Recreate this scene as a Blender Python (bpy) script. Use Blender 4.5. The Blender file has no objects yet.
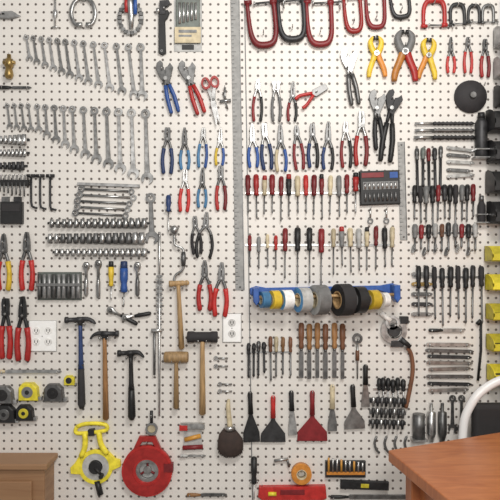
import bpy, math, random, bmesh
from mathutils import Vector
random.seed(7)
S=0.0032; ZC=1.5
# ------------------------------------------------------------ materials
PAL={
'steel':((.58,.58,.575),.92,.3),'chrome':((.8,.8,.79),1,.2),'dsteel':((.21,.21,.21),.8,.4),'iron':((.06,.06,.063),.6,.48),
'black':((.016,.016,.017),0,.45),'rubber':((.03,.028,.03),0,.75),'grey':((.22,.22,.22),0,.5),'lgrey':((.46,.46,.45),0,.5),
'red':((.42,.024,.022),0,.38),'dred':((.21,.016,.02),0,.42),'bred':((.52,.03,.027),0,.38),'blue':((.03,.10,.36),0,.4),'lblue':((.08,.26,.50),0,.42),
'dblue':((.02,.045,.14),0,.45),'yellow':((.72,.50,.04),0,.42),'byellow':((.85,.72,.05),0,.4),'orange':((.62,.24,.04),0,.42),'green':((.05,.20,.10),0,.5),
'white':((.85,.84,.82),0,.4),'cream':((.60,.51,.34),0,.45),'brass':((.45,.31,.12),.9,.35),'wood':((.36,.18,.07),0,.5),'lwood':((.50,.32,.15),0,.5),
'dwood':((.19,.08,.04),0,.5),'bristle':((.05,.033,.028),0,.9),'amber':((.62,.3,.05),0,.3),'silverp':((.50,.50,.50),.6,.4),'plate':((.97,.97,.95),0,.3),
'slot':((.04,.04,.04),0,.6),'greygreen':((.16,.18,.165),.2,.5)}
MC={}
def mat(k):
    if k in MC: return MC[k]
    c,me,ro=PAL[k]
    m=bpy.data.materials.new('mat_'+k); m.use_nodes=True
    nt=m.node_tree; b=nt.nodes['Principled BSDF']
    b.inputs['Metallic'].default_value=me
    tc=nt.nodes.new('ShaderNodeTexCoord')
    n=nt.nodes.new('ShaderNodeTexNoise'); n.inputs['Scale'].default_value=60
    if 'wood' in k:
        mp=nt.nodes.new('ShaderNodeMapping'); mp.inputs['Scale'].default_value=(1,1,.12)
        nt.links.new(tc.outputs['Object'],mp.inputs['Vector']); nt.links.new(mp.outputs['Vector'],n.inputs['Vector']); n.inputs['Scale'].default_value=170
    else: nt.links.new(tc.outputs['Object'],n.inputs['Vector'])
    r=nt.nodes.new('ShaderNodeValToRGB'); r.color_ramp.elements[0].position=.3; r.color_ramp.elements[1].position=.7
    q=.62 if (me>.3 or 'wood' in k) else .75
    if k=='plate': q=.97
    r.color_ramp.elements[0].color=(c[0]*q,c[1]*q,c[2]*q,1); r.color_ramp.elements[1].color=(min(1,c[0]*1.1),min(1,c[1]*1.1),min(1,c[2]*1.1),1)
    nt.links.new(n.outputs['Fac'],r.inputs['Fac'])
    oi=nt.nodes.new('ShaderNodeObjectInfo'); hs=nt.nodes.new('ShaderNodeHueSaturation'); mrv=nt.nodes.new('ShaderNodeMapRange')
    mrv.inputs['To Min'].default_value=.7 if k!='plate' else 1; mrv.inputs['To Max'].default_value=1.2 if k!='plate' else 1
    nt.links.new(oi.outputs['Random'],mrv.inputs['Value']); nt.links.new(mrv.outputs[0],hs.inputs['Value']); nt.links.new(r.outputs['Color'],hs.inputs['Color']); nt.links.new(hs.outputs[0],b.inputs['Base Color'])
    mr=nt.nodes.new('ShaderNodeMapRange'); mr.inputs['To Min'].default_value=ro*.8; mr.inputs['To Max'].default_value=min(1,ro*1.3)
    nt.links.new(n.outputs['Fac'],mr.inputs['Value']); nt.links.new(mr.outputs['Result'],b.inputs['Roughness'])
    MC[k]=m; return m
# ------------------------------------------------------------ builder (wall-plane units; u right, v down, d out of the wall)
class B:
    def __init__(s,name,cx=0,cy=0,rot=0,d=0.0,hook=None):
        s.name=name;s.cx=cx;s.cy=cy;a=-math.radians(rot);s.c=math.cos(a);s.s=math.sin(a);s.d=d
        s.v=[];s.f=[];s.mi=[];s.sm=[];s.mk=[]
    def P(s,x,y,d):
        return ((s.cx+x*s.c-y*s.s-250)*S, -(s.d+d)*S-.0002, ZC-(s.cy+x*s.s+y*s.c-250)*S)
    def idx(s,k):
        if k not in s.mk: s.mk.append(k)
        return s.mk.index(k)
    def add(s,vs,fs,k,smooth=None):
        o=len(s.v); s.v+= [s.P(*p) for p in vs]; i=s.idx(k)
        for n,f in enumerate(fs):
            s.f.append([o+j for j in f]); s.mi.append(i); s.sm.append(bool(smooth[n]) if isinstance(smooth,list) else bool(smooth))
    def poly(s,pts,d0,d1,k,ch=0.35):
        n=len(pts)
        ar=sum(pts[i][0]*pts[(i+1)%n][1]-pts[(i+1)%n][0]*pts[i][1] for i in range(n))
        if ar<0: pts=pts[::-1]
        ins=[]
        for i in range(n):
            p0=Vector(pts[i-1]);p1=Vector(pts[i]);p2=Vector(pts[(i+1)%n])
            e1=(p1-p0);e2=(p2-p1)
            if e1.length<1e-6 or e2.length<1e-6: ins.append(tuple(p1)); continue
            e1.normalize();e2.normalize()
            nn=Vector((-e1.y-e2.y,e1.x+e2.x))
            if nn.length<1e-3: nn=Vector((-e1.y,e1.x))
            nn.normalize(); ins.append((p1.x+nn.x*ch,p1.y+nn.y*ch))
        ch2=min(ch,(d1-d0)*.5)
        vs=[(p[0],p[1],d0) for p in pts]+[(p[0],p[1],d1-ch2) for p in pts]+[(p[0],p[1],d1) for p in ins]
        fs=[list(range(n))[::-1]]
        for r in (0,1):
            for i in range(n):
                j=(i+1)%n; fs.append([r*n+i,r*n+j,(r+1)*n+j,(r+1)*n+i])
        fs.append([2*n+i for i in range(n)])
        s.add(vs,fs,k)
    def box(s,x0,y0,x1,y1,d0,d1,k,ch=.3):
        s.poly([(x0,y0),(x1,y0),(x1,y1),(x0,y1)],d0,d1,k,ch)
    def ring(s,x,y,ro,ri,d0,d1,k,n=16,e=1.0):
        vs=[]
        for r,d in ((ro,d0),(ro,d1),(ri,d1),(ri,d0)):
            for i in range(n):
                t=2*math.pi*i/n; vs.append((x+r*math.cos(t),y+e*r*math.sin(t),d))
        fs=[];sm=[]
        for q in range(4):
            for i in range(n):
                j=(i+1)%n; q2=(q+1)%4
                fs.append([q*n+i,q*n+j,q2*n+j,q2*n+i]); sm.append(q in(0,2))
        s.add(vs,fs,k,sm)
    def disc(s,x,y,r,d0,d1,k,n=16,ch=.3):
        s.poly([(x+r*math.cos(2*math.pi*i/n),y+r*math.sin(2*math.pi*i/n)) for i in range(n)],d0,d1,k,ch)
    def tube(s,path,rad,k,n=8,fl=1.0,sub=0):
        m=len(path)
        if not isinstance(rad,(list,tuple)): rad=[rad]*m
        path=[Vector(p) for p in path]; rad=list(rad)
        if sub and m>2:
            np_=[];nr=[]
            for i in range(m-1):
                p0=path[max(i-1,0)];p1=path[i];p2=path[i+1];p3=path[min(i+2,m-1)]
                for q in range(sub+1):
                    t=q/(sub+1)
                    np_.append(.5*((2*p1)+(p2-p0)*t+(2*p0-5*p1+4*p2-p3)*t*t+(3*p1-p0-3*p2+p3)*t**3)); nr.append(rad[i]*(1-t)+rad[i+1]*t)
            np_.append(path[-1]);nr.append(rad[-1]); path=np_;rad=nr;m=len(path)
        vs=[]
        for i in range(m):
            t=path[min(i+1,m-1)]-path[max(i-1,0)]
            if t.length<1e-7: t=Vector((0,1,0))
            t.normalize()
            sd=Vector((-t.y,t.x,0))
            if sd.length<.05: sd=Vector((1,0,0))
            sd.normalize(); up=t.cross(sd)
            for j in range(n):
                a=2*math.pi*(j+.5)/n
                p=path[i]+sd*(rad[i]*math.cos(a))+up*(rad[i]*fl*math.sin(a)); vs.append(tuple(p))
        fs=[list(range(n))];sm=[False]
        for i in range(m-1):
            for j in range(n):
                q=(j+1)%n; fs.append([i*n+j,i*n+q,(i+1)*n+q,(i+1)*n+j]);sm.append(True)
        fs.append([(m-1)*n+j for j in range(n)][::-1]);sm.append(False)
        s.add(vs,fs,k,sm)
    def peg(s,x,y,out=5,k='steel'):
        s.tube([(x,y,-s.d),(x,y,out-1),(x,y-.8,out),(x,y-2.2,out+.2)],.55,k,n=6)
    def done(s):
        if not s.v: return
        me=bpy.data.meshes.new(s.name)
        o0=Vector(s.P(0,0,0))
        me.from_pydata([tuple(Vector(v)-o0) for v in s.v],[],s.f)
        for k in s.mk: me.materials.append(mat(k))
        me.polygons.foreach_set('material_index',s.mi); me.polygons.foreach_set('use_smooth',s.sm)
        bm=bmesh.new(); bm.from_mesh(me); bmesh.ops.recalc_face_normals(bm,faces=bm.faces); bm.to_mesh(me); bm.free()
        me.update(); ob=bpy.data.objects.new(s.name,me); ob.location=o0
        bpy.context.scene.collection.objects.link(ob); return ob
# ------------------------------------------------------------ tools
def open_head(b,x,y,R,d0,d1,k,ang=90,gap=.5,depth=.9):
    a0=math.radians(ang); pts=[]; g=math.asin(min(.95,gap))
    for i in range(15):
        t=a0+g+(2*math.pi-2*g)*i/14; pts.append((x+R*math.cos(t),y+R*math.sin(t)))
    ux,uy=math.cos(a0),math.sin(a0)
    w=gap*R; q=R*(math.cos(g)-depth)
    pts.append((x+ux*q+uy*w*.95,y+uy*q-ux*w*.95)); pts.append((x+ux*(q-.15*R),y+uy*(q-.15*R))); pts.append((x+ux*q-uy*w*.95,y+uy*q+ux*w*.95))
    b.poly(pts,d0,d1,k,.2)
def wrench(x,y,L,rot=4,k='steel',name='combination_wrench',flip=False,fat=1):
    b=B(name,x,y,rot,d=.9); ro=(1.5+L*.035)*fat; R=(1.9+L*.048)*fat; w=(.8+L*.014)*fat
    b.peg(0,-.2,3.2)
    b.ring(0,0,ro,ro*.52,0,1.9,k,14)
    b.poly([(-w*.8,ro*.8),(w*.8,ro*.8),(w,L*.5),(w*1.3,L-2.2*R),(-w*1.3,L-2.2*R),(-w,L*.5)],.3,1.5,k,.55)
    open_head(b,0,L-1.9*R+.3,R,0,1.8,k,ang=90+15)
    b.done()
def lwrench(x,y,L,rot,k='steel',name='flare_nut_wrench',fat=1):
    b=B(name,x,y,rot,d=.6); ro=(2+L*.02)*fat; w=1.1*fat
    b.peg(0,-.2,3.2); b.ring(0,0,ro,ro*.55,0,2,k,14)
    b.tube([(0,ro*.9,1),(0,L-ro,1)],w,k,fl=.6); b.ring(0,L,ro*.9,ro*.5,0,2,k,14); b.done()
def pliers(x,y,L,kind='needle',col='red',sp=None,rot=0,col2=None,name=None,metal='dsteel',fat=1):
    nm={'needle':'needle_nose_pliers','line':'linesman_pliers','diag':'diagonal_cutting_pliers','snip':'tin_snips','slip':'slip_joint_pliers','end':'end_nipper_pliers','lock':'locking_pliers'}[kind]
    b=B(name or nm,x,y,rot,d=1.4); sp=sp or L*.092
    jl={'needle':.34,'line':.22,'diag':.17,'snip':.26,'slip':.22,'end':.12,'lock':.2}[kind]*L
    tw={'needle':.015,'line':.045,'diag':.025,'snip':.02,'slip':.035,'end':.11,'lock':.05}[kind]*L+.25
    bw=(.06 if kind!='end' else .09)*L
    if kind in('line','slip'): fat*=1.15
    b.peg(0,jl*.55+1 if kind!='end' else jl+3,6)
    for q in(-1,1):
        g=.25*q
        b.poly([(g,0),(g+q*tw,.3),(g+q*(tw+bw)*.55,jl*.45),(q*bw,jl*.8),(q*bw*1.05,jl+bw*.9),(q*bw*.4,jl+bw*1.9),(g,jl+bw*1.3)],.4,.4+L*.04+.8,metal,.35)
        y0=jl+bw*.8; H=L-y0
        b.tube([(q*bw*.3,y0,1.6),(q*sp*.75,y0+H*.2,1.6),(q*sp*.95,y0+H*.34,1.6)],[bw*.5,L*.025+.3,L*.022+.3],metal,sub=1,fl=.8)
        c=col2 if (col2 and q>0) else col; r=(L*.022+.55)*fat
        b.tube([(q*sp*.82,y0+H*.26,1.7),(q*sp*1.08,y0+H*.48,1.7),(q*sp*1.12,y0+H*.7,1.7),(q*sp*.88,L-1,1.7),(q*sp*.82,L,1.7)],[r*1.15,r,r*1.08,r*1.12,r*.5],c,sub=1)
    b.disc(0,jl+bw*.6,bw*.75,.5,2.6+L*.03,metal,12)
    b.disc(0,jl+bw*.6,bw*.35,2.4,3+L*.03,'steel',8)
    b.done()
def groove(x,y,L,col,rot=0,k='dsteel',sp=5):
    b=B('tongue_and_groove_pliers',x,y,rot,d=1.6); r=L*.032+.3
    b.peg(-1,8,6)
    b.poly([(-5,0),(-1,-2),(1,1),(0,5),(3,14),(2,22),(-3,20),(-6,12),(-7,5)],.3,2.6,k)
    b.poly([(8,3),(10,8),(6,16),(2,24),(-2,22),(1,12),(2,7),(5,6)],1.4,3.8,k)
    b.disc(0,17,2.3,2,4.5,'steel',10)
    b.tube([(-1,18,1.8),(-sp*.7,L*.5,1.8)],[2.2,1.4],k); b.tube([(1,20,1.8),(sp*.9,L*.5,1.8)],[2.2,1.4],k)
    b.tube([(-sp*.6,L*.46,2),(-sp,L*.7,2),(-sp*.9,L-1,2),(-sp*.9,L,2)],[r,r*1.1,r,.6],col,sub=1)
    b.tube([(sp*.7,L*.46,2),(sp*1.4,L*.7,2),(sp*1.5,L-1,2),(sp*1.5,L,2)],[r,r*1.1,r,.6],col,sub=1); b.done()
def sdriver(x,y,L,hl,col,r=2.2,rot=0,cap=None,name='screwdriver',sh='steel',sr=.75,d=1,tip='flat',peg=True):
    b=B(name,x,y,rot,d=d)
    if peg: b.peg(-r-.2,hl-1,4.5); b.peg(r+.2,hl-1,4.5)
    if cap:
        b.tube([(0,-1.0,r),(0,-.6,r),(0,hl*.25,r)],[r*.5,r*.85,r*.95],cap,8)
    else: b.tube([(0,-.8,r),(0,0,r),(0,1,r)],[r*.45,r*.8,r*.95],col,8)
    b.tube([(0,hl*.2 if cap else .8,r),(0,hl*.55,r),(0,hl*.72,r),(0,hl*.85,r),(0,hl-.6,r),(0,hl,r)],[r,r*1.02,r*.72,r*.9,r*.85,r*.5],col,8)
    if tip=='chisel':
        b.tube([(0,hl,r),(0,hl+2,r)],[r*.6,r*.45],sh); w=sr
        b.poly([(-w*.6,hl+1),(w*.6,hl+1),(w,hl+4),(w,L),(-w,L),(-w,hl+4)],r-.4,r+.5,sh,.2)
    else:
        b.tube([(0,hl-.5,r),(0,L-3,r),(0,L-2,r),(0,L,r)],[sr,sr,sr*1.25,sr*.35],sh,6)
    b.done()
def cclamp(x,y,w,h,col,rot=0,th=3,up=False,name='c_clamp'):
    b=B(name,x,y,rot,d=1); sg=-1 if up else 1
    def q(px,py): return (px,py*sg,th*.9)
    b.peg(0,h*sg*.82-th,7)
    b.tube([q(-w/2,0),q(-w/2,h*.55),q(-w*.42,h*.86),q(-w*.2,h),q(w*.25,h),q(w*.44,h*.85),q(w/2,h*.55),q(w/2,0)],[th*.6,th*.75,th*.9,th*1.05,th*1.05,th*.9,th*.75,th*.8],col,6,fl=.8,sub=2)
    b.tube([q(w*.62,h*.06),q(w*.36,h*.06)],th*.75,col,8)
    b.tube([q(-w*.2,h*.06),q(w*.95,h*.06)],th*.3,'dsteel',8)
    b.tube([q(-w*.2,h*.06),q(-w*.26,h*.06)],th*.6,'steel',8)
    b.tube([q(-w*.62,h*.02),q(-w*.32,h*.02)],th*.65,col,8)
    b.tube([q(w*.88,-h*.1),q(w*.88,h*.24)],th*.2,'steel',6); b.done()
def spring_clamp(x,y,L,col,rot=0,jc=None,w=1,col2=None):
    b=B('spring_clamp',x,y,rot,d=1); b.peg(0,L*.3,6)
    for q in(-1,1):
        b.tube([(q*1.5*w,L*.42,2.5),(q*5*w,L*.25,2.5),(q*5.5*w,L*.1,2.5),(q*2*w,0,2.5)],[3.4*w,3.2*w,2.6*w,1.4*w],jc or col,8,fl=.7,sub=2)
        b.tube([(q*1*w,L*.4,2.5),(q*4*w,L*.6,2.5),(q*7.5*w,L*.82,2.5),(q*8.5*w,L,2.5)],[3.4*w,3*w,2.9*w,2.2*w],(col2 or col) if q>0 else col,8,fl=.7,sub=2)
        b.tube([(q*1.8*w,-.5,2.5),(q*1.8*w,3,2.5)],[1.4*w,1.8*w],'black',8)
    b.disc(0,L*.42,3*w,2,5.5,'steel',12); b.disc(0,L*.42,1.5*w,5.5,6,'dsteel',10); b.done()
def hammer(x,y,L,hc,head='iron',rot=0,grip=None,kind='claw',hw=13,r=2.4,flip=1):
    nm={'claw':'claw_hammer','ball':'ball_peen_hammer','mallet':'wooden_mallet','rubber':'rubber_mallet'}[kind]
    b=B(nm,x,y,rot,d=1.5); f=flip
    b.peg(-4,5,9); b.peg(4,5,9)
    d=5
    g=.55 if grip else 1.0
    b.tube([(0,1,d),(0,L*.15,d),(0,L*.45,d),(0,L*g,d)],[r*.8,r*.75,r*.9,r*1.15],hc,8,fl=1.1)
    if grip: b.tube([(0,L*.5,d),(0,L*.7,d),(0,L*.95,d),(0,L,d)],[r*1.1,r*1.3,r*1.45,r*.8],grip,8)
    else: b.tube([(0,L-.3,d),(0,L+1.2,d)],[r*1.1,r*.6],hc,8)
    if kind=='claw':
        b.tube([(-f*hw,0,d),(-f*(hw-3),0,d),(-f*(hw-3.5),0,d),(-f*4,-.2,d),(-f*3,0,d),(f*3,0,d)],[3.2,3.3,2.3,2.3,3,3],head,10)
        for q in(-1,1):
            b.tube([(f*2,-.5,d+q*.6),(f*7,-.6,d+q*1.2),(f*(hw-3),1.2,d+q*1.8),(f*hw,4.5,d+q*2.2)],[2.8,2.2,1.5,.5],head,6,fl=.6,sub=2)
        b.tube([(0,-2,d),(0,6,d)],[2.8,2.2],head,8)
    elif kind=='ball':
        b.tube([(-f*hw,0,d),(-f*(hw-3),0,d),(-f*(hw-3.5),0,d),(f*5,0,d),(f*6,0,d),(f*8,0,d),(f*10,0,d),(f*11,0,d)],[3.2,3.3,2.6,2.8,1.9,2.9,2.3,.8],head,10)
    elif kind=='mallet':
        b.tube([(-hw,0,d),(-hw+1,0,d),(-hw*.5,0,d),(hw*.5,0,d),(hw-1,0,d),(hw,0,d)],[4.6,5.4,5.6,5.6,5.4,4.6],head,16)
    else:
        b.tube([(-hw,0,d),(-hw+1,0,d),(-hw*.6,0,d),(-hw*.5,0,d),(hw*.5,0,d),(hw*.6,0,d),(hw-1,0,d),(hw,0,d)],[5,5.6,5.6,5,5,5.6,5.6,5],head,16)
    b.done()
def putty(x,y,L,hl,w,col,bc,rot=0,name='putty_knife'):
    b=B(name,x,y,rot,d=1); b.peg(0,2,5)
    b.tube([(0,0,2),(0,2,2),(0,hl*.5,2),(0,hl,2)],[1.6,2.7,2.4,2.8],col,8,fl=.8)
    b.poly([(-1.5,hl-1),(1.5,hl-1),(2.5,hl+3),(w*.5,L-(L-hl)*.35),(w*.52,L),(-w*.52,L),(-w*.5,L-(L-hl)*.35),(-2.5,hl+3)],1.6,2.4,bc,.2); b.done()
def sockrail(x0,x1,y,n,k='dsteel',h0=7,h1=11,r0=1.8,r1=3,name='socket_rail',rail='black',rot=0):
    b=B(name,x0,y,rot,d=.3); W=x1-x0
    b.box(-2,-1,W+2,1.2,0,1.5,rail); b.peg(3,0,3); b.peg(W-3,0,3)
    for i in range(n):
        t=(i+.5)/n; X=W*t; r=r0+(r1-r0)*t*random.uniform(.85,1.1); h=h0+(h1-h0)*t
        b.tube([(X,-h*.45,1.4+r),(X,-h*.1,1.4+r),(X,0,1.4+r),(X,h*.5,1.4+r)],[r*.8,r*.8,r,r],k if random.random()>.25 else 'steel',8)
        b.tube([(X,h*.5-.1,1.4+r),(X,h*.52+.15,1.4+r)],[r*.6,r*.6],'black',6)
    b.done()
def rail(x0,x1,y,k='steel',h=1.5,dp=2.5,name='tool_holder_rail',rot=0):
    b=B(name,x0,y,rot); W=x1-x0; b.box(0,-h/2,W,h/2,0,dp,k)
    for i in range(int(W/8)+1): b.disc(min(W,4+i*8),0,.5,dp-.1,dp+.4,'dsteel',6)
    b.done()
def hfile(x,y,L,k='dsteel',h=1.4,hc=None,name='metal_file',rot=0,hl=0):
    b=B(name,x,y,rot,d=.3); b.peg(3,h,3.5); b.peg(L-4,h,3.5)
    if hc: b.tube([(0,0,2),(1,0,2),(hl*.6,0,2),(hl,0,2)],[1,1.9,1.8,1.1],hc,8)
    b.poly([(hl,-h*.5),(hl+2,-h),(L-3,-h*.9),(L,-h*.3),(L,h*.3),(L-3,h*.9),(hl+2,h),(hl,h*.5)],.8,2.4,k,.2)
    b.done()
def drill_bit(x,y,L,r=1.0,k='dsteel',rot=0,name='drill_bit'):
    b=B(name,x,y,rot,d=.3); b.peg(2,r,3); b.peg(L-3,r,3)
    b.tube([(0,0,r+.5),(L*.3,0,r+.5)],r*.8,'steel',6)
    n=int(L*.7/2); p=[];rr=[]
    for i in range(n+1): p.append((L*.3+L*.7*i/n,0,r+.5)); rr.append(r*(1.15 if i%2 else .7))
    rr[-1]=.2; b.tube(p,rr,k,6); b.done()
# ------------------------------------------------------------ room
def simple_box(name,x0,x1,y0,y1,z0,z1,m):
    me=bpy.data.meshes.new(name)
    v=[(x,y,z) for x in(x0,x1) for y in(y0,y1) for z in(z0,z1)]
    me.from_pydata(v,[],[(0,1,3,2),(4,6,7,5),(0,4,5,1),(2,3,7,6),(0,2,6,4),(1,5,7,3)])
    me.materials.append(m); o=bpy.data.objects.new(name,me); bpy.context.scene.collection.objects.link(o)
    bm=bmesh.new();bm.from_mesh(me);bmesh.ops.recalc_face_normals(bm,faces=bm.faces);bm.to_mesh(me);bm.free(); return o
def peg_mat():
    m=bpy.data.materials.new('pegboard'); m.use_nodes=True; nt=m.node_tree; L=nt.links; N=nt.nodes
    b=N['Principled BSDF']; b.inputs['Roughness'].default_value=.45
    tc=N.new('ShaderNodeTexCoord'); sx=N.new('ShaderNodeSeparateXYZ'); L.new(tc.outputs['Object'],sx.inputs[0])
    def M(op,a,bv=None):
        n=N.new('ShaderNodeMath'); n.operation=op
        for i,q in enumerate((a,bv)):
            if q is None: continue
            if isinstance(q,(int,float)): n.inputs[i].default_value=q
            else: L.new(q,n.inputs[i])
        return n.outputs[0]
    P=.0254
    fx=M('SUBTRACT',M('FRACT',M('ADD',M('DIVIDE',sx.outputs['X'],P),100.5)),.5)
    fz=M('SUBTRACT',M('FRACT',M('ADD',M('DIVIDE',sx.outputs['Z'],P),100.5)),.5)
    d=M('SQRT',M('ADD',M('MULTIPLY',fx,fx),M('MULTIPLY',fz,fz)))
    mr=N.new('ShaderNodeMapRange'); L.new(d,mr.inputs['Value']); mr.inputs['From Min'].default_value=.12; mr.inputs['From Max'].default_value=.19
    n=N.new('ShaderNodeTexNoise'); n.inputs['Scale'].default_value=3; n.inputs['Detail'].default_value=4; L.new(tc.outputs['Object'],n.inputs['Vector'])
    r=N.new('ShaderNodeValToRGB'); r.color_ramp.elements[0].color=(.72,.685,.645,1); r.color_ramp.elements[1].color=(.82,.79,.75,1)
    L.new(n.outputs['Fac'],r.inputs['Fac'])
    mx=N.new('ShaderNodeMixRGB'); L.new(mr.outputs[0],mx.inputs['Fac']); mx.inputs['Color1'].default_value=(.12,.10,.09,1); L.new(r.outputs[0],mx.inputs['Color2'])
    L.new(mx.outputs[0],b.inputs['Base Color'])
    bp=N.new('ShaderNodeBump'); bp.inputs['Distance'].default_value=.002; bp.inputs['Strength'].default_value=.5; L.new(mr.outputs[0],bp.inputs['Height']); L.new(bp.outputs[0],b.inputs['Normal'])
    return m
def plain(name,c,ro=.7,noise=8):
    m=bpy.data.materials.new(name); m.use_nodes=True; nt=m.node_tree; b=nt.nodes['Principled BSDF']; b.inputs['Roughness'].default_value=ro
    tc=nt.nodes.new('ShaderNodeTexCoord'); n=nt.nodes.new('ShaderNodeTexNoise'); n.inputs['Scale'].default_value=noise; nt.links.new(tc.outputs['Object'],n.inputs['Vector'])
    r=nt.nodes.new('ShaderNodeValToRGB'); r.color_ramp.elements[0].color=(c[0]*.85,c[1]*.85,c[2]*.85,1); r.color_ramp.elements[1].color=(*c,1)
    nt.links.new(n.outputs['Fac'],r.inputs['Fac']); nt.links.new(r.outputs[0],b.inputs['Base Color']); return m
def grain(name,c0,c1,axis=(1,12,12),sc=5,ro=.4):
    m=bpy.data.materials.new(name); m.use_nodes=True; nt=m.node_tree; b=nt.nodes['Principled BSDF']; b.inputs['Roughness'].default_value=ro
    tc=nt.nodes.new('ShaderNodeTexCoord'); mp=nt.nodes.new('ShaderNodeMapping'); mp.inputs['Scale'].default_value=axis
    n=nt.nodes.new('ShaderNodeTexNoise'); n.inputs['Scale'].default_value=sc; n.inputs['Detail'].default_value=8; n.inputs['Distortion'].default_value=1.2
    nt.links.new(tc.outputs['Object'],mp.inputs['Vector']); nt.links.new(mp.outputs[0],n.inputs['Vector'])
    r=nt.nodes.new('ShaderNodeValToRGB'); r.color_ramp.elements[0].position=.3; r.color_ramp.elements[1].position=.7
    r.color_ramp.elements[0].color=(*c0,1); r.color_ramp.elements[1].color=(*c1,1)
    nt.links.new(n.outputs['Fac'],r.inputs['Fac']); nt.links.new(r.outputs[0],b.inputs['Base Color']); return m
simple_box('wall_back',-1.6,1.4,0,.1,0,2.8,peg_mat())
simple_box('wall_right',1.4,1.5,-3.2,.1,0,2.8,plain('wall_paint',(.75,.72,.66)))
simple_box('floor',-1.6,1.5,-3.2,.1,-.1,0,plain('floor_concrete',(.35,.33,.31)))
simple_box('baseboard_back',-1.6,1.4,-.015,0,0,.09,plain('baseboard_paint',(.8,.78,.74)))
# ------------------------------------------------------------ top-left
def knife(x,y,rot,c='grey'):
    b=B('utility_knife',x,y,rot,d=.8); b.peg(6,0,4.5)
    b.poly([(-1,-3),(16,-4),(20,-2),(21,2),(14,4),(-1,3)],0,3,c,.8); b.poly([(20,-1.5),(25,1),(20.5,2)],1,1.6,'steel',.1); b.box(5,-1.5,9,0,2.6,4,'black'); b.done()
knife(-3,16,0)
hfile(0,88,32,'dsteel',1.3,'black',hl=12)
b=B('tap_wrench',56,-2,0,d=.5); b.peg(0,2,4); b.tube([(0,0,2),(0,12,2),(0,14,2),(0,19,2),(0,21,2),(0,31,2)],[1,1,2.4,2.4,1,.8],'steel'); b.tube([(-3,30,2),(3,30,2)],.8,'steel'); b.done()
b=B('locking_c_clamp',84,-4,0,d=1); b.peg(0,6,5)
b.tube([(-2,2,2),(-9,8,2),(-12,18,2),(-9,28,2),(-4,31,2)],[2,2.2,2.2,2,1.6],'steel',8,sub=2,fl=.8)
b.tube([(2,2,2),(9,8,2),(12,18,2),(10,27,2),(6,31,2)],[2,2.2,2.2,2,1.6],'steel',8,sub=2,fl=.8)
b.tube([(-6,30,2),(-1,30,2)],2.6,'steel'); b.tube([(3,30,2),(8,30,2)],2.6,'steel'); b.disc(0,2,4,0,4,'steel'); b.box(-4,-12,4,0,.5,4,'dsteel'); b.done()
b=B('chain_wrench',131,0,0,d=1); b.peg(0,-6,5)
for i in range(22):
    t=2*math.pi*i/22; b.box(11*math.cos(t)-2,19+15*math.sin(t)-1.8,11*math.cos(t)+2,19+15*math.sin(t)+1.8,.3,2.6,'dsteel' if i%2 else 'steel')
b.tube([(0,-8,2.5),(0,6,2.5),(1,18,2.5),(1,30,2.5)],[3,3.6,3.2,2],'steel'); b.tube([(-4,-4,3),(-4,14,3)],1.8,'red'); b.tube([(5,-4,3),(5,16,3)],1.8,'blue'); b.done()
def pipe_wrench(x,y,L,k,hk,rot=0):
    b=B('pipe_wrench',x,y,rot,d=1); b.peg(2,L*.1+4,6)
    b.poly([(-3,0),(6,-1),(8,3),(5,6),(3,6),(3,14),(-3,14),(-3,6)],.5,3.5,k,.5)
    b.poly([(-4,12),(5,9),(7,12),(5,17),(2.5,20),(3.5,L-2),(0,L),(-4,L-2),(-4,20)],0,3,hk,.6)
    b.tube([(-4.5,8,3),(-4.5,12,3)],2,'steel'); b.ring(-.8,L-4,1.3,.6,2.9,3.3,'steel',8); b.done()
pipe_wrench(163,2,54,'iron','black')
b=B('packaged_drill_bit_set',188,-6,0,d=0); b.box(-14,-20,14,58,0,.6,'lgrey'); b.box(-12,6,12,50,.6,3,'greygreen',1.2); b.box(-14,-4,14,4,.6,1,'yellow'); b.box(-13,34,13,50,2.8,3.4,'cream')
b.box(-9,37,9,40,3.4,3.6,'dsteel',.05); b.box(-9,42,4,44,3.4,3.6,'dsteel',.05)
for i in range(5): b.tube([(-8+i*4,10,3.4),(-8+i*4,31-i,3.4)],1.4,'steel')
b.box(-6,51,6,56,.6,1.1,'black'); b.done()
# wrench rows
xs=[27,34,42,50,58,66,75,84,94,105,117,129]
for i,x in enumerate(xs): wrench(x,38+i*.9,27+i*2.6,rot=9-i*.2,k='steel' if i%3 else 'silverp')
wrench(141,48,58,rot=2,fat=1.15)
for i,x in enumerate([8,15,22,29]): wrench(x,106,26+i,rot=7,fat=.9)
xs=[38,46,55,64,73,84,95,107,119,132,146]
for i,x in enumerate(xs): wrench(x,107+i*.7,30+i*4.6,rot=4-i*.25,fat=1.1)
b=B('brass_valve',11,56,0,d=1); b.peg(0,1,5); b.tube([(0,0,4),(0,4,4),(0,5,4),(0,12,4),(0,13,4),(0,20,4),(0,24,4)],[2,2,4,4.5,3,4.5,3],'brass',6); b.tube([(-6,8,4),(6,8,4)],1.8,'brass'); b.done()
groove(162,63,52,'blue',rot=14,sp=3); groove(184,63,54,'red',rot=18,sp=3)
b=B('scissors',209,78,10,d=2.6); b.peg(-4,4,5)
b.ring(-4,6,4.6,2.8,0,2.4,'bred',14,1.35); b.ring(5,6,4.6,2.8,0,2.4,'bred',14,1.35)
b.poly([(-4,12),(-1,11),(3,26),(3.5,48),(1.5,44),(-1.5,26)],.5,1.3,'steel',.2); b.poly([(5,12),(2,11),(-3,26),(-1,50),(1,44),(2,26)],1.3,2.1,'steel',.2); b.disc(.5,23,1.5,2,2.8,'dsteel',8); b.done()
b=B('hook_scraper',225,88,0,d=.6); b.peg(0,1,4); b.tube([(0,0,1.5),(0,14,1.5)],1.3,'steel'); b.tube([(-5,14,1.5),(6,13,1.5)],1.8,'steel'); b.tube([(-2,5,1.5),(3,22,1.5)],.8,'steel'); b.done()
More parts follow.
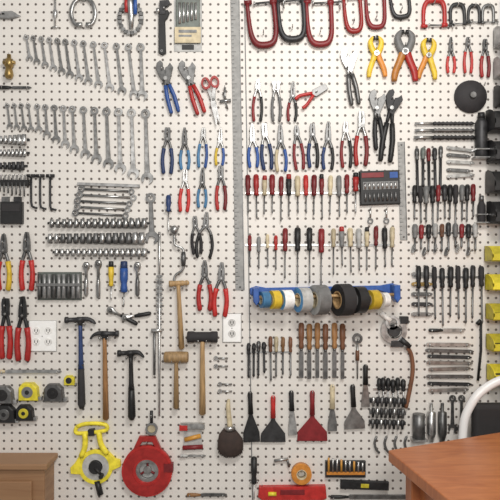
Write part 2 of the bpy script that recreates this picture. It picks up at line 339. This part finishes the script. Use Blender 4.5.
# ------------------------------------------------------------ long steel rulers, board seam strip
def ruler(x,y,L,w,rot,k='silverp',name='steel_ruler'):
    b=B(name,x,y,rot,d=.2); b.box(-w/2,0,w/2,L,0,1,k,.2); b.disc(0,3,1,1,1.5,'dsteel',8); b.disc(0,L-3,1,1,1.5,'dsteel',8)
    b.box(w/2-.9,0,w/2,L,.9,1.3,'dsteel',.05)
    i=4
    while i<L-2:
        b.box(-w/2+.2,i,-w/2+(w*.5 if int(i/4)%4==0 else w*.28),i+.5,.95,1.08,'iron',0.02); i+=4
    b.done()
ruler(234,-60,350,9,1.0,'lgrey'); ruler(401,142,98,7,1.5,'lgrey')
b=B('trim_seam_strip',243,-100,.9,d=0); b.box(-.5,0,.5,620,0,.5,'grey',.1); b.done()
# ------------------------------------------------------------ C clamps etc.
cclamp(260,2,26,44,'dred',6,3.4); cclamp(290,0,25,40,'iron',4,3.2); cclamp(318,2,24,43,'dred',3,3.2)
cclamp(351,-2,16,34,'red',5,2.6); cclamp(374,-6,18,34,'dred',3,2.6); cclamp(398,-6,18,24,'iron',8,2.4)
cclamp(433,28,21,26,'red',0,2.8,True); cclamp(457,26,14,20,'iron',3,2.2,True); cclamp(473,24,11,17,'iron',0,1.9,True); cclamp(487,24,11,17,'dsteel',0,1.9,True)
spring_clamp(375,38,40,'yellow',2,'yellow',.95,'orange'); spring_clamp(404,32,50,'orange',0,'grey',1.25,'bred'); spring_clamp(428,40,40,'orange',-3,'yellow',.95,'yellow')
groove(346,50,56,'dsteel',rot=8,k='steel',sp=3)
pliers(450,38,36,'needle','bred'); pliers(467,38,36,'diag','red'); pliers(484,40,38,'slip','red',col2='dred')
b=B('sanding_disc_pad',470,97,0,d=0); b.tube([(0,0,0),(0,0,1),(0,0,3),(0,0,5),(0,0,7)],[15.5,16.5,16,8,5],'rubber',24); b.tube([(0,0,7),(0,0,10)],[3,3],'dsteel',10); b.peg(14,-12,3); b.done()
for (x,y,L,k,c,c2) in [(168,128,46,'line','dblue',None),(185,128,42,'needle','lblue',None),(204,128,40,'diag','lblue','blue'),(221,128,38,'needle','yellow','blue'),
  (186,170,42,'slip','bred',None),(203,168,40,'needle','lblue',None),(221,166,44,'line','bred','dred'),
  (258,80,42,'diag','dred','black'),(276,82,40,'end','grey',None),(293,82,40,'needle','dred','black'),
  (252,124,44,'needle','blue',None),(264,124,46,'line','dblue','dblue'),(280,124,48,'needle','cream','blue'),(296,126,44,'diag','dred',None),(312,124,44,'slip','dblue','black'),(328,122,48,'needle','dblue','black'),(345,122,46,'diag','dred','black'),(361,112,54,'line','red','dred')]:
    pliers(x,y,L,k,c,rot=random.uniform(-3,5),col2=c2,metal=random.choice(['dsteel','iron','steel']))
b=B('wire_stripper',316,93,-60,d=1.8); b.peg(0,1,4); b.poly([(-3,-12),(3,-12),(4,2),(0,6),(-4,2)],0,2.5,'dsteel'); b.tube([(-1,4,2),(-5,16,2),(-4,22,2)],1.7,'bred',sub=2); b.tube([(1,4,2),(6,14,2),(7,20,2)],1.7,'bred',sub=2); b.done()
groove(375,92,58,'black',rot=3,sp=3); groove(393,92,70,'black',rot=-8,k='iron',sp=4)
pliers(207,212,46,'snip','black',sp=7,rot=-4); pliers(195,216,38,'slip','rubber',sp=4,rot=4)
pliers(205,260,50,'snip','bred',rot=0,sp=5.5,fat=1.35); pliers(222,262,54,'snip','bred',rot=-2,sp=5.5,fat=1.35)
pliers(28,232,58,'snip','bred',sp=5,fat=1.3); pliers(5,234,56,'snip','bred',sp=5,col2='yellow',fat=1.3); pliers(24,296,64,'snip','bred',sp=5,fat=1.35,metal='iron'); pliers(7,298,60,'line','bred',sp=4,fat=1.2,metal='iron')
# ------------------------------------------------------------ left socket/hex area
sockrail(0,28,140,6,'steel')
sockrail(0,28,153,7,'steel',6,8,1.5,1.9); sockrail(0,26,166,6,'iron',6,9,1.6,2.2)
b=B('hex_key_holder',14,183,0,d=.3); b.box(-14,-3,16,3,0,4,'black',.8)
for i in range(7): b.tube([(-12+i*4,0,4.5),(-12+i*4,9+i*.8,4.5)],.8,'dsteel',6)
for i in range(7): b.tube([(-12+i*4,0,3),(-12+i*4,-7,3),(-10+i*4,-8,3)],.8,'steel',6)
b.done()
b=B('bit_case',13,212,0,d=0); b.box(-11,-10,11,12,0,6,'black',1); b.box(-9,-8,9,0,6,6.6,'rubber'); b.box(-10,-15,-3,-9,0,4,'dsteel'); b.box(2,-15,9,-9,0,4,'iron'); b.done()
for i,x in enumerate([32,41,51]):
    b=B('hex_key',x,176,0,d=.6); b.peg(0,1,4); b.tube([(0,0,1.5),(0,26+i*2,1.5),(2,31+i,1.5),(6,32+i,1.5)],1.1,'iron',6,sub=1); b.tube([(-4,0,1.5),(4,0,1.5)],1.7,'rubber'); b.done()
for i,(y,x0,L) in enumerate([(189,82,50),(195,80,54),(201,78,52),(207,78,50),(213,76,50)]):
    lwrench(x0,y,L,90-3,k='steel' if i%2 else 'dsteel',name='box_end_wrench',fat=1.1)
b=B('magnetic_tool_bar',78,184,-2,d=0); b.box(0,-1.5,62,1.5,0,3,'silverp',.3); b.done()
wrench(151,198,52,2,'dsteel',fat=1.5,name='adjustable_wrench')
sockrail(50,148,223,16,'steel',8,10,2.2,3.2); sockrail(48,146,238,15,'dsteel',9,12,2.4,3.7); sockrail(55,148,252,17,'steel',7,8,1.9,2.9)
b=B('socket_tray',60,286,0,d=0); b.box(-22,-14,22,14,0,2,'greygreen',.8)
for i in range(9): b.tube([(-19+i*4.8,-12,4),(-19+i*4.8,2,4),(-19+i*4.8,12,4)],[1.7,2.1,2.1],'silverp' if i%3 else 'dsteel',8)
b.box(-22,-3,22,0,2,6.8,'grey'); b.done()
def ratchet(x,y,L,rot,hc='steel',name='ratchet_handle'):
    b=B(name,x,y,rot,d=.8); b.peg(0,5,5); b.tube([(0,0,1.8),(0,2,1.8),(0,6,1.8),(0,9,1.8),(0,L*.5,1.8)],[2,3.6,3.6,1.6,1.4],'steel',10,fl=.6); b.disc(0,4,2,2,4.5,'dsteel',8)
    b.tube([(0,L*.45,1.8),(0,L*.6,1.8),(0,L-2,1.8),(0,L,1.8)],[1.5,2.1,2.2,1.2],hc,8); b.done()
ratchet(87,262,34,0); ratchet(99,260,38,0); ratchet(138,262,34,0,'dsteel')
sdriver(112,262,38,24,'yellow',2.8,cap='black'); sdriver(125,262,44,30,'blue',4,cap='dblue',name='nut_driver'); ratchet(122,318,30,100,'black'); ratchet(108,308,34,62,'black')
b=B('hand_brace',175,232,0,d=1); b.peg(2,8,6); b.tube([(0,0,4),(0,10,4),(2,14,4),(9,18,4),(9,36,4),(2,42,4),(0,46,4),(0,50,4)],1.3,'steel',8,sub=2)
b.tube([(-1,-6,4),(0,-3,4),(0,3,4)],[2,5,2],'steel',10); b.tube([(9,20,4),(9,27,4),(9,34,4)],[2,2.8,2],'dsteel'); b.done()
b=B('spring_pickup_tool',160,232,0,d=.8); b.peg(0,3,4.5); b.tube([(0,0,3),(0,30,3),(0,45,3)],[1.3,1.3,1],'steel')
for i in range(18): b.ring(0,44+i*3,3.4 if i<12 else 2.6,1,2.0,3.8,'chrome' if i%2 else 'dsteel',8,.4)
b.tube([(0,42,3),(0,140,3),(0,183,3)],[1.2,1.2,1],'steel'); b.tube([(-5,100,3),(-5,142,3)],1.3,'dsteel'); b.tube([(-8,98,3),(3,98,3)],2.2,'steel'); b.done()
sdriver(169,196,36,16,'dblue',2.6)
# outlets
for (x,y) in [(43,336),(232,328)]:
    b=B('wall_outlet',x,y,0); w,h=(13.5,15) if x<100 else (9,14)
    b.box(-w-.6,-h-.6,w+.6,h+.6,0,.6,'lgrey',.1); b.box(-w,-h,w,h,.6,2,'plate',.8)
    for cx_ in ((-6,6) if w>10 else (0,)):
        for q in(-5.5,5.5):
            b.disc(cx_,q,3.9,1.9,2.5,'white',14,.2); b.box(cx_-1.8,q-1.6,cx_-1.1,q+.8,2.45,2.6,'slot',.02); b.box(cx_+1.1,q-1.6,cx_+1.8,q+.8,2.45,2.6,'slot',.02); b.disc(cx_,q+2,.6,2.45,2.6,'slot',8,.02)
    b.disc(0,0,.7,1.9,2.4,'steel',8,.1); b.done()
# hammers
hammer(82,319,88,'dblue','iron',1,'rubber','claw',15,2.6); hammer(106,333,84,'wood','iron',1,None,'claw',14,2.7,-1); hammer(132,352,66,'black','iron',1,'black','claw',13,2.7)
hammer(179,283,64,'lwood','lwood',3,None,'ball',9,2.6); hammer(177,356,50,'lwood','lwood',0,None,'mallet',12,2.6)
hammer(203,336,76,'lwood','rubber',0,None,'rubber',15,3)
for (x,y) in((216,358),(216,366),(220,384),(220,391)):
    b=B('cotter_pin',x,y,90,d=.5); b.ring(0,0,2.2,1.3,0,1,'steel',10); b.tube([(0,2,.7),(0,12,.7)],1,'steel',6); b.peg(0,0,2); b.done()
# tape measures
def tape(x,y,r,c,c2,name='tape_measure'):
    b=B(name,x,y,0,d=0); b.poly([(-r,r*.9),(-r,-r*.5),(-r*.6,-r),(r*.5,-r),(r,-r*.5),(r*1.15,r*.9)],0,r*.9,c,.12*r); b.disc(0,-r*.05,r*.62,r*.9,r*.98,c2,18); b.box(r*.9,r*.5,r*1.5,r*.9,1,r*.7,'steel',.1); b.disc(0,-r*.05,r*.25,r*.95,r*1.02,'black',12); b.done()
tape(30,391,9,'byellow','grey'); tape(55,392,9,'dsteel','black'); tape(5,394,9,'dsteel','black'); tape(7,413,9,'black','dsteel'); tape(26,412,8,'black','byellow'); tape(70,380,5,'byellow','black')
hfile(0,371,62,'steel',1.8,'cream',hl=6,name='wooden_folding_rule')
b=B('open_reel_tape_measure',92,424,6,d=0); y='byellow'
b.tube([(-14,0,4),(-5,-2,4),(12,0,4),(16,4,4),(12,7,4),(-12,7,4),(-16,4,4),(-14,0,4)],2,y,8,sub=2)
for q in(-1,1): b.tube([(q*7,7,4),(q*8,20,4),(q*13,30,4)],2.8,y,8,sub=2)
b.ring(0,42,17,13.5,0,4,y,28); b.ring(0,42,13.3,7,1,3.4,'lgrey',24); b.disc(0,42,6.5,0,6,'black',16); b.tube([(0,42,6),(6,50,6)],1.5,'black'); b.tube([(6,50,5),(6,50,11)],2.2,'black')
b.poly([(-14,28),(-20,36),(-25,40),(-25,46),(-14,48)],0,4.4,y); b.poly([(14,28),(20,36),(25,38),(25,44),(14,48)],0,4.4,y); b.tube([(0,56,3),(2,70,3)],3,'black'); b.box(-3,4,3,10,1,7,'black'); b.done()
b=B('fish_tape_reel',148,469,0,d=0); b.ring(0,0,25,11.5,0,7,'bred',40); b.ring(0,0,23,14,6.9,8,'red',40); b.ring(0,0,11.4,8,0,5,'steel',28); b.ring(0,0,8,4,0,1,'lgrey',24)
for i in range(3):
    t=i*2.094+.5; b.tube([(0,0,2),(10*math.cos(t),10*math.sin(t),2)],1.2,'dred',6)
b.disc(0,0,4,0,4,'steel'); b.poly([(-14,-21),(-8,-34),(8,-34),(14,-21),(8,-23),(5,-29),(-5,-29),(-8,-23)],1,6,'red'); b.box(17,-8,26,0,2,9,'dred'); b.peg(0,-27.5,8); b.done()
b=B('magnifying_glass',152,422,0,d=1); b.peg(0,-6,5); b.ring(0,6,6,4.2,0,3,'grey',18); b.disc(0,6,4.2,.5,1.5,'cream'); b.tube([(0,0,2),(0,-12,2)],1.6,'black'); b.done()
b=B('cable_cutter',193,425,0,d=.5); b.box(-12,-3,12,3,0,5,'steel',1); b.box(-13,-1,-5,4,2,6,'bred'); b.tube([(-8,14,2),(8,10,2)],2.3,'amber'); b.tube([(-10,22,2),(10,21,2)],2.3,'dred'); b.box(-9,3,9,24,0,1.2,'lgrey'); b.done()
hfile(180,455,26,'steel',1.2,'lgrey',hl=8); hfile(187,494,40,'dsteel',1.6,'wood',hl=14)
b=B('round_dusting_brush',229,398,2,d=0); b.peg(0,3,5); b.tube([(0,0,5),(-1,6,5),(0,24,5),(0,28,5)],[1.5,2.4,2.6,3.4],'cream'); b.tube([(0,26,6),(0,30,6)],[5,6],'steel',12)
b.tube([(0,29,6),(-1,34,6.5),(0,40,6.5),(0,47,6.5),(0,53,6),(0,56,6)],[6,10,12.5,13,11,7],'bristle',18,fl=.5)
for i in range(36):
    t=-1+2*i/35; ex=math.sqrt(max(0,1-t*t*.8)); b.tube([(t*9,44,7),(t*12.5,48+9*ex+math.cos(i*2.4),6)],[1.2,.3],'bristle',5)
b.done()
putty(250,391,50,22,16,'black','iron',2); putty(273,395,46,22,24,'bred','iron',0,'wide_scraper'); putty(291,390,44,20,8,'black','steel',2); putty(312,390,50,24,29,'dred','dred',0,'wide_scraper'); putty(332,384,46,24,9,'cream','dsteel'); putty(352,384,44,22,20,'black','steel',3)
putty(365,364,42,20,8,'black','steel')
sdriver(254,456,42,26,'black',3.2,name='stubby_chisel')
b=B('torpedo_level',292,491,0,d=0); b.poly([(-33,-6),(33,-7),(34,5),(30,7),(-30,7),(-34,4)],0,7,'bred',1); b.box(-12,-4,12,1,7,7.5,'dred'); b.tube([(-24,0,7.5),(-16,0,7.5)],2,'byellow'); b.peg(-30,-6,4); b.done()
b=B('masking_tape_roll',301,472,0,d=0); b.ring(0,0,10,5,0,8,'orange',24); b.ring(0,0,5.1,4.3,0,8.1,'cream',20); b.peg(0,-3.7,10); b.done()
b=B('utility_clip_tool',282,460,0,d=.5); b.peg(0,0,4); b.tube([(-8,0,2),(6,-2,2)],1.5,'steel'); b.tube([(5,-2,2),(7,6,2)],1.2,'dsteel'); b.done()
b=B('drill_bit_index',345,466,0,d=0); b.box(-20,-6,20,10,0,5,'black',1)
for i in range(9): b.tube([(-17+i*4.2,4,5.5),(-17+i*4.2,-10+i*.6,5.5)],1.1,'amber' if i%3==0 else 'steel',6)
b.box(-19,4,19,7,5,5.8,'orange'); b.done()
b=B('rafter_level',364,484,-2,d=0); b.box(-24,-4,24,4,0,5,'iron',.8); b.box(-4,-2,4,2,5,5.4,'byellow'); b.done()
hfile(330,496,80,'dsteel',2.2,'black',hl=18)
# ------------------------------------------------------------ tape rack
b=B('tape_dispenser_rack',250,292,1.2,d=0)
b.poly([(0,-4),(6,-6),(16,-4),(130,-4),(142,-6),(148,-3),(148,3),(140,5),(128,1),(20,1),(6,6),(0,2)],0,5,'blue',.8)
for x in(3,139): b.poly([(x,-5),(x+6,-5),(x+6,8),(x+3,12),(x,8)],5,24,'blue',1)
b.tube([(5,4,20),(142,4,20)],1.6,'lwood'); b.done()
def roll(x,w,r,c,core,side=None,ang=22):
    b=B('tape_roll',x,293+2,0,d=0); a=math.radians(ang); y=3.2
    D=20
    n=24; ax=Vector((math.cos(a),0,-math.sin(a))); up=Vector((0,1,0)); sd=ax.cross(up)
    def ringv(t,rr): return [tuple(Vector((0,y,D))+ax*t+up*(rr*math.cos(2*math.pi*i/n))+sd*(rr*math.sin(2*math.pi*i/n))) for i in range(n)]
    def shell(r0,r1,t0,t1,k,ks):
        vv=ringv(t0,r1)+ringv(t1,r1)+ringv(t1,r0)+ringv(t0,r0)
        for q,kk in((0,k),(1,ks),(2,k),(3,ks)):
            b.add(vv,[[q*n+i,q*n+(i+1)%n,((q+1)%4)*n+(i+1)%n,((q+1)%4)*n+i] for i in range(n)],kk,q in(0,2))
    shell(r*.55,r,-w/2,w/2,c,side or c); shell(r*.47,r*.56,-w/2-.2,w/2+.2,core,core); b.done()
roll(264,8,8,'lblue','cream'); roll(274,8,9,'yellow','cream'); roll(285,10,9.5,'white','lwood','lblue'); roll(301,11,12,'lgrey','cream','lblue'); roll(317,12,14.5,'grey','cream','lgrey'); roll(340,13,15.5,'rubber','lwood','black'); roll(355,10,13,'black','grey'); roll(369,9,9.5,'yellow','cream'); roll(380,6,7,'white','cream')
# ------------------------------------------------------------ screwdriver rows
def row(x0,x1,y,n,cols,L,hl,r=2.1,**kw):
    for i in range(n):
        x=x0+(x1-x0)*i/(n-1); c=cols[i%len(cols)]; cap=None
        if isinstance(c,tuple): c,cap=c
        sdriver(x+random.uniform(-.5,.5),y+random.uniform(-1,1.5),L*random.uniform(.9,1.12),hl*random.uniform(.92,1.08),c,r*random.uniform(.88,1.1),random.uniform(-1,1.5),cap,peg=False,**kw)
rail(245,350,193,'steel',2.4,1.0); row(248,346,176,13,['dred','red',('cream','red'),'dred','dred',('black','red'),'cream','red','dred',('dred','black'),'cream','grey','dred'],40,19,2.7,sh='dsteel')
rail(245,395,245,'steel',2.4,1.0)
row(250,276,236,4,['dred','grey','cream','bred'],32,14,2.1,sh='dsteel'); row(285,321,228,4,['dred','black','black','dred'],54,22,3.0,sh='dsteel'); row(333,392,228,8,['cream',('grey','red'),'cream','lgrey',('cream','black'),'dred','black','cream'],42,19,2.6,sh='dsteel')
b=B('screwdriver_bit_case',379,188,2,d=0); b.box(-20,-17,20,17,0,5,'black',1.5); b.box(-18,-15,4,-10,5,5.6,'dred'); b.box(-17,-6,18,2,5,5.5,'grey')
for i in range(8): b.tube([(-15+i*4.3,-5,6),(-15+i*4.3,1,6)],1.2,'steel',6); b.tube([(-15+i*4.3,5,6),(-15+i*4.3,13,6)],1.2,'dsteel',6)
b.box(10,-15,18,-9,5,5.5,'blue'); b.done()
sdriver(355,174,40,18,'red',3,cap='black')
for i,x in enumerate([370,386]):
    b=B('key_hook_set',x,209,0,d=.5); b.peg(0,0,4); b.tube([(0,0,1.5),(0,9,1.5)],1,'steel',6); b.ring(0,12,3,1.8,.5,2,'dsteel',10); b.done()
# right column tool groups
for i,(x,y,L,r) in enumerate([(414,124,60,1.9),(414,131,60,2.1),(413,138,62,2.3)]): drill_bit(x,y,L,r,'dsteel' if i%2 else 'iron')
row(416,440,148,5,['dsteel','greygreen','dred','iron'],42,12,2.4,sh='iron',sr=1.4,name='steel_punch')
for i,y in enumerate([148,155,162,170,177]): hfile(446,y,28-i%2*4,'dsteel' if i%2 else 'steel',1.8,name='hacksaw_blade',rot=random.uniform(-8,8))
rail(410,474,193,'steel',2,1.0); row(414,472,186,11,['black','rubber','grey','black','dred','iron'],36,17,2.6,sh='dsteel',sr=.9)
rail(412,478,233,'steel',2,1.0); row(414,474,224,10,['grey','dred','black','lgrey','dwood','iron'],26,13,2.5,sh='dsteel',sr=1)
for i in range(6): hfile(412+i*11,253+(i%2)*3,9,['steel','dsteel'][i%2],1.8,name='router_bit',rot=80)
rail(412,482,277,'steel',2,1.0); row(418,480,267,9,['black','iron','rubber'],52,21,2.6,sh='dsteel',sr=.9,name='awl')
# chisels & misc
rail(246,292,352,'steel',1.6,1.0); row(249,264,342,4,['iron','black','dsteel'],32,10,2.1,sh='iron',sr=1.2,name='pin_punch'); row(270,290,336,4,['dwood','cream','wood'],40,14,2.1,name='wood_file',sh='dsteel',sr=1)
rail(296,346,346,'steel',1.6,1.0)
for i,x in enumerate([301,309,317,325,334,342]): sdriver(x,323+i%2,54,25,['dwood','wood','wood','dwood','wood','dwood'][i],2.9,name='wood_chisel',tip='chisel',sr=2.2-.2*(i%3),peg=False,sh='dsteel')
b=B('gasket_scraper',357,336,0,d=.5); b.peg(0,4,4); b.tube([(0,8,2),(0,42,2)],[1.2,.8],'steel'); b.ring(0,2,5,3,0,4,'dsteel',14); b.tube([(0,14,2),(0,24,2)],2,'dwood'); b.done()
b=B('tubing_bender',393,326,0,d=1); b.peg(0,0,8); b.ring(0,4,13,8,0,4,'steel',24); b.disc(0,4,6,0,6,'iron'); b.tube([(-4,-6,5),(-14,-14,5)],2.4,'white'); b.tube([(6,12,4),(16,20,4)],[3,2.4],'black')
b.ring(-2,-4,7,4.5,4,6,'silverp',18); b.box(6,-10,14,-3,0,6,'black'); b.box(-3,14,9,20,1,5,'iron'); b.done()
b=B('flexible_hose',409,345,0,d=1); b.peg(0,-.5,5); b.tube([(-4,0,2),(1,8,2),(3,24,2),(0,44,2),(-4,62,2)],2.1,'dwood',8,sub=3); b.tube([(-6,-2,2),(-3,2,2)],2.8,'steel'); b.done()
for i,(y,L,x) in enumerate([(344,44,426),(350,48,425),(356,44,427),(362,46,426),(369,42,428),(376,46,426),(383,44,427),(390,40,428)]): hfile(x,y,L,['steel','dsteel','iron','steel'][i%4],1.8,name=['metal_file','hacksaw_blade'][i%2],rot=random.uniform(-2,2))
for i,y in enumerate([274,284,294,304,314]): hfile(411,y,21,['steel','brass','dsteel','iron','steel'][i],2.0,name='countersink_bit')
hfile(428,330,36,'steel',1.8,'black',hl=14)
row(378,402,378,6,['black'],22,12,2.4,name='nut_driver'); rail(373,408,389,'steel',2,1)
b=B('hex_bit_holder_tray',387,408,-2,d=0); b.box(-18,-10,18,-6,0,6,'iron',.6); b.box(-18,2,18,5,0,6,'dsteel',.6); b.box(-18,12,18,15,0,6,'iron',.6)
for r_ in range(3):
    for c_ in range(8): b.tube([(-15+c_*4.2,-12+r_*11,6.4),(-15+c_*4.2,-3+r_*11,6.4)],[1.7,1.2],['steel','iron','dsteel','black'][(r_*3+c_)%4],6)
b.done()
for i in range(4):
    b=B('c_hook_clamp',376+i*10,436,0,d=.5); b.peg(0,0,4); b.tube([(0,0,2),(-2,6,2),(0,13,2),(3,16,2)],1.3,'dsteel',6,sub=1); b.done()
b=B('tin_of_nails',417,412,0,d=0); b.tube([(0,0,7),(0,24,7)],[6,6],'dsteel',16); b.ring(0,0,1,.5,6,7,'steel',6); b.box(-7,24,7,26,0,14,'steel'); b.done()
for i,x in enumerate([430,441]):
    b=B('hole_saw_arbor',x,402,0,d=.5); b.peg(0,1,6); b.tube([(0,0,4),(0,8,4),(0,9,4),(0,30,4),(0,38,4)],[1.6,1.6,4.2,4.4,2],'dsteel' if i else 'steel',10); b.done()
for i,x in enumerate([452,461]): wrench(x,398,38,0,'dsteel',fat=1.2)
def can(x,y,h,r,c,cap,name='spray_can'):
    b=B(name,x,y,0,d=0); b.tube([(0,0,r),(0,2,r),(0,3,r),(0,6,r),(0,h-1,r),(0,h,r)],[r*.5,r*.6,r*.7,r,r,r*.9],c,16); b.tube([(0,-4,r),(0,2,r)],[r*.55,r*.6],cap,12)
    b.box(-r-2,h,r+2,h+1.5,0,2*r+1,'steel'); b.box(-r-1,h-8,r+1,h-6.5,0,2*r+.6,'steel'); b.done()
can(479,118,40,6,'iron','black'); can(480,200,22,4,'rubber','dsteel','grease_cartridge')
b=B('hand_saw_frame',480,320,0,d=.5); b.peg(0,1,4); b.tube([(0,0,2),(0,30,2),(-3,60,2)],1.3,'iron',6); b.tube([(0,0,2),(-4,4,2)],2,'black'); b.done()
# bins on a floor-standing louvred rack
rk=simple_box('bin_rack',.80,1.15,-.012,-.0005,0,2.3,plain('rack_metal',(.30,.30,.30),.4))
def bin_(x,y,w,h,dp,c,name='storage_bin'):
    b=B(name,x,y,0,d=3.9); t=1
    b.box(0,h-t,w,h,0,dp*.9,c,.2); b.box(0,0,w,h-t,0,t,c,.2)
    pr=[(0,0),(dp*.3,0)]
    for i in range(6):
        a=i/5*math.pi/2; pr.append((dp*.3+dp*.7*math.sin(a)**1.4,h*.55*(1-math.cos(a))))
    pr+=[(dp,h*.75),(dp*.93,h-t*.5),(0,h-t)]; n=len(pr)
    for X in(0,w-t):
        vs=[(X,p[1],p[0]) for p in pr]+[(X+t,p[1],p[0]) for p in pr]
        b.add(vs,[list(range(n)),list(range(n,2*n))[::-1]]+[[i,(i+1)%n,n+(i+1)%n,n+i] for i in range(n)],c)
    b.box(0,h*.5,w,h-t,dp-t,dp,c,.2); b.add([(2,h*.6,t),(w-2,h*.6,t),(w-2,h*.6,dp-t),(2,h*.6,dp-t)],[[0,1,2,3]],'iron')
    o=b.done(); o.parent=rk; return o
for i,y in enumerate([112,142,172,202]): bin_(484+(i%2),y,30,22,24,['black','iron'][i%2])
for i,y in enumerate([246,274,303,333,363]): bin_(483+i*.5,y,30,15,21,'byellow')
for i,y in enumerate([30,60,88]): bin_(492,y,30,20,20,['silverp','lgrey','black'][i])
# ------------------------------------------------------------ furniture
wood_t=grain('table_wood',(.38,.115,.04),(.54,.20,.075),(2,9,2),4,.35); wood_c=grain('cabinet_wood',(.27,.14,.07),(.38,.22,.115),(1,1,10),3,.5)
def prism(name,pts,z0,z1,m,parent=None,bev=.004):
    n=len(pts); v=[(x,y,z0) for x,y in pts]+[(x,y,z1) for x,y in pts]
    f=[list(range(n))[::-1],[n+i for i in range(n)]]+[[i,(i+1)%n,n+(i+1)%n,n+i] for i in range(n)]
    me=bpy.data.meshes.new(name); me.from_pydata(v,[],f); me.materials.append(m)
    bm=bmesh.new();bm.from_mesh(me);bmesh.ops.recalc_face_normals(bm,faces=bm.faces);bm.to_mesh(me);bm.free()
    o=bpy.data.objects.new(name,me); bpy.context.scene.collection.objects.link(o)
    if bev: md=o.modifiers.new('b','BEVEL'); md.width=bev; md.segments=3
    if parent: o.parent=parent
    return o
def empty(n):
    e=bpy.data.objects.new(n,None); bpy.context.scene.collection.objects.link(e); return e
tb=empty('wooden_table')
top=[(.359,-.375),(.714,-.214),(1.30,-.16),(1.30,-1.2),(.50,-1.2)]
prism('table_top',top,.95,.98,wood_t,tb)
for i,(x,y) in enumerate([(.43,-.42),(1.22,-.25),(1.22,-1.1),(.58,-1.1)]): prism('leg_%d'%(i+1),[(x-.03,y-.03),(x+.03,y-.03),(x+.03,y+.03),(x-.03,y+.03)],0,.95,wood_t,tb)
prism('apron',[(.42,-.44),(.46,-.43),(.62,-1.12),(.58,-1.13)],.86,.95,wood_t,tb)
cb=empty('wooden_cabinet')
prism('cabinet_body',[(-1.2,-.10),(-.625,-.10),(-.625,-.002),(-1.2,-.002)],0,.835,wood_c,cb)
prism('cabinet_top',[(-1.2,-.115),(-.613,-.115),(-.613,-.002),(-1.2,-.002)],.835,.853,wood_c,cb)
prism('door_panel',[(-1.15,-.112),(-.66,-.112),(-.66,-.1),(-1.15,-.1)],.1,.80,wood_c,cb)
def ctube(name,pts,r,m,parent):
    cu=bpy.data.curves.new(name,'CURVE'); cu.dimensions='3D'; cu.bevel_depth=r; cu.bevel_resolution=6; cu.use_fill_caps=True
    sp=cu.splines.new('BEZIER'); sp.bezier_points.add(len(pts)-1)
    for p,q in zip(sp.bezier_points,pts): p.co=q; p.handle_left_type=p.handle_right_type='AUTO'
    o=bpy.data.objects.new(name,cu); cu.materials.append(m); bpy.context.scene.collection.objects.link(o); o.parent=parent; return o
ch=empty('office_chair'); wm=plain('tube_white',(.9,.9,.9),.2)
ctube('back_frame',[(.66,-.13,.46),(.645,-.13,.78),(.637,-.13,.95),(.652,-.13,1.02),(.71,-.13,1.09),(.82,-.13,1.12),(.93,-.13,1.09),(1.0,-.13,1.02),(1.01,-.13,.9),(1.0,-.13,.46)],.013,wm,ch)
prism('back_cushion',[(.668,-.14),(.985,-.14),(.985,-.10),(.668,-.10)],.80,1.04,mat('rubber'),ch,.014)
prism('seat',[(.64,-.58),(1.02,-.58),(1.02,-.13),(.64,-.13)],.44,.50,mat('rubber'),ch,.02)
for i,(x,y) in enumerate([(.66,-.15),(1.0,-.15),(1.0,-.56),(.66,-.56)]): ctube('leg_%d'%(i+1),[(x,y,.0),(x,y,.22),(x,y,.45)],.011,wm,ch)
# ------------------------------------------------------------ light & camera
w=bpy.data.worlds.new('World'); bpy.context.scene.world=w; w.use_nodes=True
w.node_tree.nodes['Background'].inputs[0].default_value=(1,.97,.93,1); w.node_tree.nodes['Background'].inputs[1].default_value=.36
def area(name,loc,target,sx,sy,e,c):
    l=bpy.data.lights.new(name,'AREA'); l.shape='RECTANGLE'; l.size=sx; l.size_y=sy; l.energy=e; l.color=c
    o=bpy.data.objects.new(name,l); o.location=loc; o.rotation_euler=(Vector(target)-Vector(loc)).to_track_quat('-Z','Y').to_euler(); bpy.context.scene.collection.objects.link(o)
area('ceiling_light',(.4,-1.6,2.7),(.1,0,1.4),.6,.4,22,(1,.97,.92))
area('room_lamp',(.1,-2.6,2.0),(0,0,1.4),.5,.4,22,(1,.97,.93))
cam=bpy.data.cameras.new('camera'); co=bpy.data.objects.new('camera',cam); bpy.context.scene.collection.objects.link(co)
co.location=(0,-2.0,1.5); co.rotation_euler=(math.radians(90),0,0); cam.sensor_width=36; cam.lens=36*2.0/1.6; cam.clip_start=.05
bpy.context.scene.camera=co
bpy.context.scene.view_settings.view_transform='Standard'
